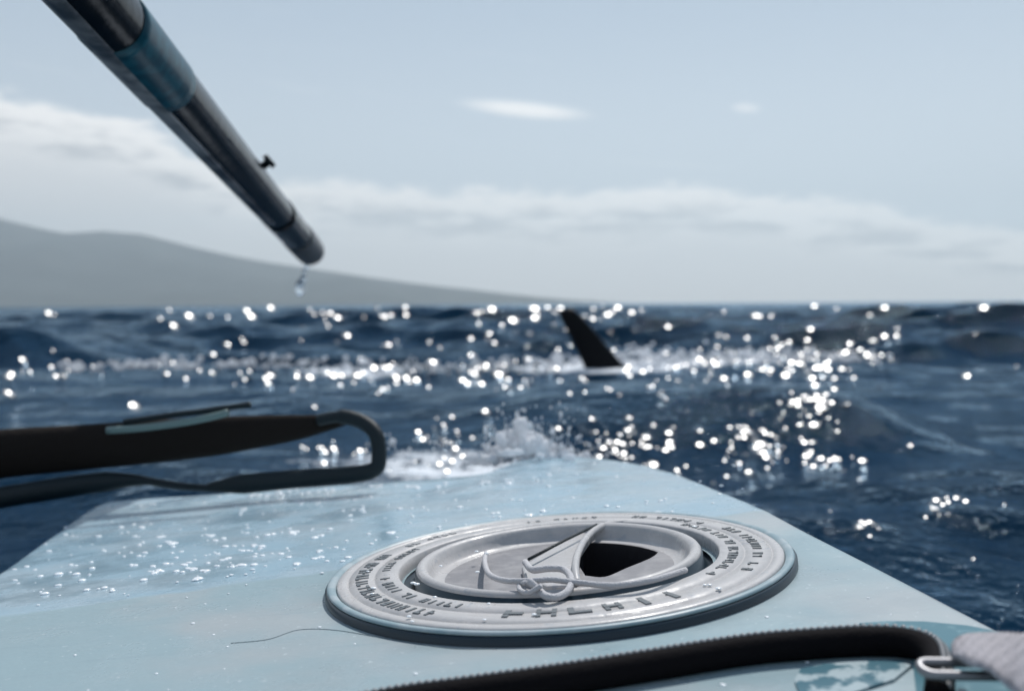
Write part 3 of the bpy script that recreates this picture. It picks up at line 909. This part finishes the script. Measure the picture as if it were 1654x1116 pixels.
# ---------------------------------------------------------------- added facets on the chop, tilted to flash the sun at the lens
def on_sea(px, py):
    d = ray(px, py); o = Vector((0, 0, CZ)); y = 1.25
    while y < 70:
        p = o + d * (y / d.y)
        if p.z <= sea_z(p.x, p.y): return p
        y *= 1.012
    return None
m_glint, k, b = mat('glint_facet_water', (.01, .04, .07), .22, ior=1.45)
bm = bmesh.new()
def glint_facet(px, py, size):
    p = on_sea(px, py)
    if p is None or (abs(px - 962) < 50 and 498 < py < 612 and p.y < 6.2): return
    v = (Vector((0, 0, CZ)) - p).normalized()
    hv = (v + sd).normalized()
    jit = q.choice([.03, .06, .10])
    hv = (hv + Vector((q.gauss(0, jit), q.gauss(0, jit), q.gauss(0, jit * .6)))).normalized()
    rr = size * q.choice([.30, .42, .55, .85]) * p.y / FPX
    a_ = hv.orthogonal().normalized(); b_ = hv.cross(a_)
    c_ = p + v * .03 + Vector((0, 0, rr * .4))
    top_ = bm.verts.new(c_ + hv * rr * .05); bot = bm.verts.new(c_ - hv * rr * .5)
    r1 = [bm.verts.new(c_ + (a_ * math.cos(t) + b_ * math.sin(t)) * rr * .55 + hv * rr * .035) for t in [i * math.pi / 4 for i in range(8)]]
    r2 = [bm.verts.new(c_ + (a_ * math.cos(t) + b_ * math.sin(t)) * rr) for t in [i * math.pi / 4 for i in range(8)]]
    for i in range(8):
        j = (i + 1) % 8
        bm.faces.new((top_, r1[i], r1[j])); bm.faces.new((r1[i], r2[i], r2[j], r1[j])); bm.faces.new((r2[i], bot, r2[j]))
def cluster(n, cx, cy, sx, sy, s0, s1):
    for _ in range(max(2, int(n * .95))):
        glint_facet(q.gauss(cx, sx), q.gauss(cy, sy), q.uniform(s0, s1))
for a in [(14, 880, 512, 38, 9, 7, 13), (5, 955, 505, 30, 8, 6, 10), (7, 530, 517, 22, 6, 7, 11), (4, 1235, 517, 16, 3, 7, 11), (3, 1190, 547, 18, 3, 6, 9), (16, 620, 610, 70, 9, 6, 11), (14, 400, 607, 70, 6, 6, 11),
          (12, 780, 600, 70, 12, 6, 11), (10, 1090, 600, 60, 10, 6, 11), (34, 1330, 580, 55, 12, 6, 11), (12, 1200, 592, 50, 8, 6, 11), (12, 880, 625, 90, 8, 5, 9), (46, 1010, 722, 42, 16, 6, 11), (40, 1222, 718, 28, 16, 6, 12), (30, 1313, 652, 18, 15, 6, 12), (14, 1270, 690, 70, 30, 5, 10),
          (5, 1070, 643, 12, 4, 5, 9), (8, 1130, 705, 50, 12, 5, 9), (14, 1325, 712, 26, 24, 5, 9), (14, 1350, 750, 26, 8, 5, 9), (16, 1525, 818, 18, 9, 5, 8), (12, 1402, 853, 14, 6, 5, 8), (8, 1180, 768, 40, 10, 4, 8),
          (22, 720, 705, 36, 20, 5, 9), (18, 535, 722, 38, 14, 5, 9), (20, 690, 745, 60, 8, 4, 8), (60, 900, 545, 380, 26, 5, 9), (60, 750, 500, 420, 9, 5, 9), (70, 760, 600, 330, 9, 5, 9), (40, 1250, 585, 110, 12, 5, 9), (30, 1000, 715, 60, 18, 4, 8), (14, 250, 600, 120, 9, 6, 10), (20, 1220, 700, 60, 35, 4, 8), (30, 900, 620, 240, 9, 4, 8), (20, 1300, 740, 130, 60, 3, 6)]:
    cluster(*a)
for px, py, sz in [(97, 484, 14), (156, 487, 11), (222, 471, 9), (307, 511, 13), (773, 524, 10), (1430, 549, 10), (1427, 503, 10), (1160, 545, 9), (12, 606, 12), (18, 602, 11), (100, 606, 12), (10, 632, 13), (22, 638, 13),
                   (218, 657, 12), (508, 656, 9), (560, 672, 6), (1568, 908, 6), (1620, 820, 6), (430, 485, 9), (490, 482, 11), (580, 484, 10), (1450, 548, 8), (1090, 490, 8), (1155, 491, 8), (165, 600, 9), (745, 636, 8)]:
    glint_facet(px, py, sz)
obj('glint_facets', bm, m_glint, smooth=False, label='added facets tilted to flash the sun as glints on the chop', kind='stuff')

# ================================================================ FIN
FY = 5.85
m_fin, k, b = mat('wet_dark_skin', (.005, .0055, .007), .4, spec=.1)
oc = objco(k)
k.put(b.inputs['Normal'], k.bump(k.noise(oc, 20, 4), .2, .02))
lead = [(903, 503), (905, 513), (912, 527), (922, 547), (932, 567), (941, 586), (947, 604), (935, 640)]
trail = [(923, 497), (935, 507), (951, 524), (968, 544), (985, 565), (1003, 586), (1024, 604), (1084, 640)]
bm = bmesh.new()
rows = []
for (lx, ly), (tx, ty) in zip(lead, trail):
    a_, b_ = at(lx, ly, FY), at(tx, ty, FY + .02)
    wd = (b_ - a_).length
    row = []
    for i in range(20):
        an = 2 * math.pi * i / 20
        u = .5 - .5 * math.cos(an)
        thk = .085 * wd * (1 if math.sin(an) > 0 else -1) * abs(math.sin(an)) ** .8 * 1.3
        row.append(bm.verts.new(a_.lerp(b_, u) + Vector((0, thk, 0))))
    rows.append(row)
for a_, b_ in zip(rows, rows[1:]):
    for i in range(20):
        bm.faces.new((a_[i], a_[(i + 1) % 20], b_[(i + 1) % 20], b_[i]))
bm.faces.new(rows[0]); bm.faces.new(rows[-1])
fc = at(975, 604, FY)
add_ball(bm, Vector((fc.x + .15, FY, -.36)), 1, 4, (1.3, .27, .24))
bmesh.ops.recalc_face_normals(bm, faces=bm.faces)
obj('sea_animal', bm, m_fin, label='black pointed fin of a sea animal leaning out of the foaming crest', cat='sea animal')
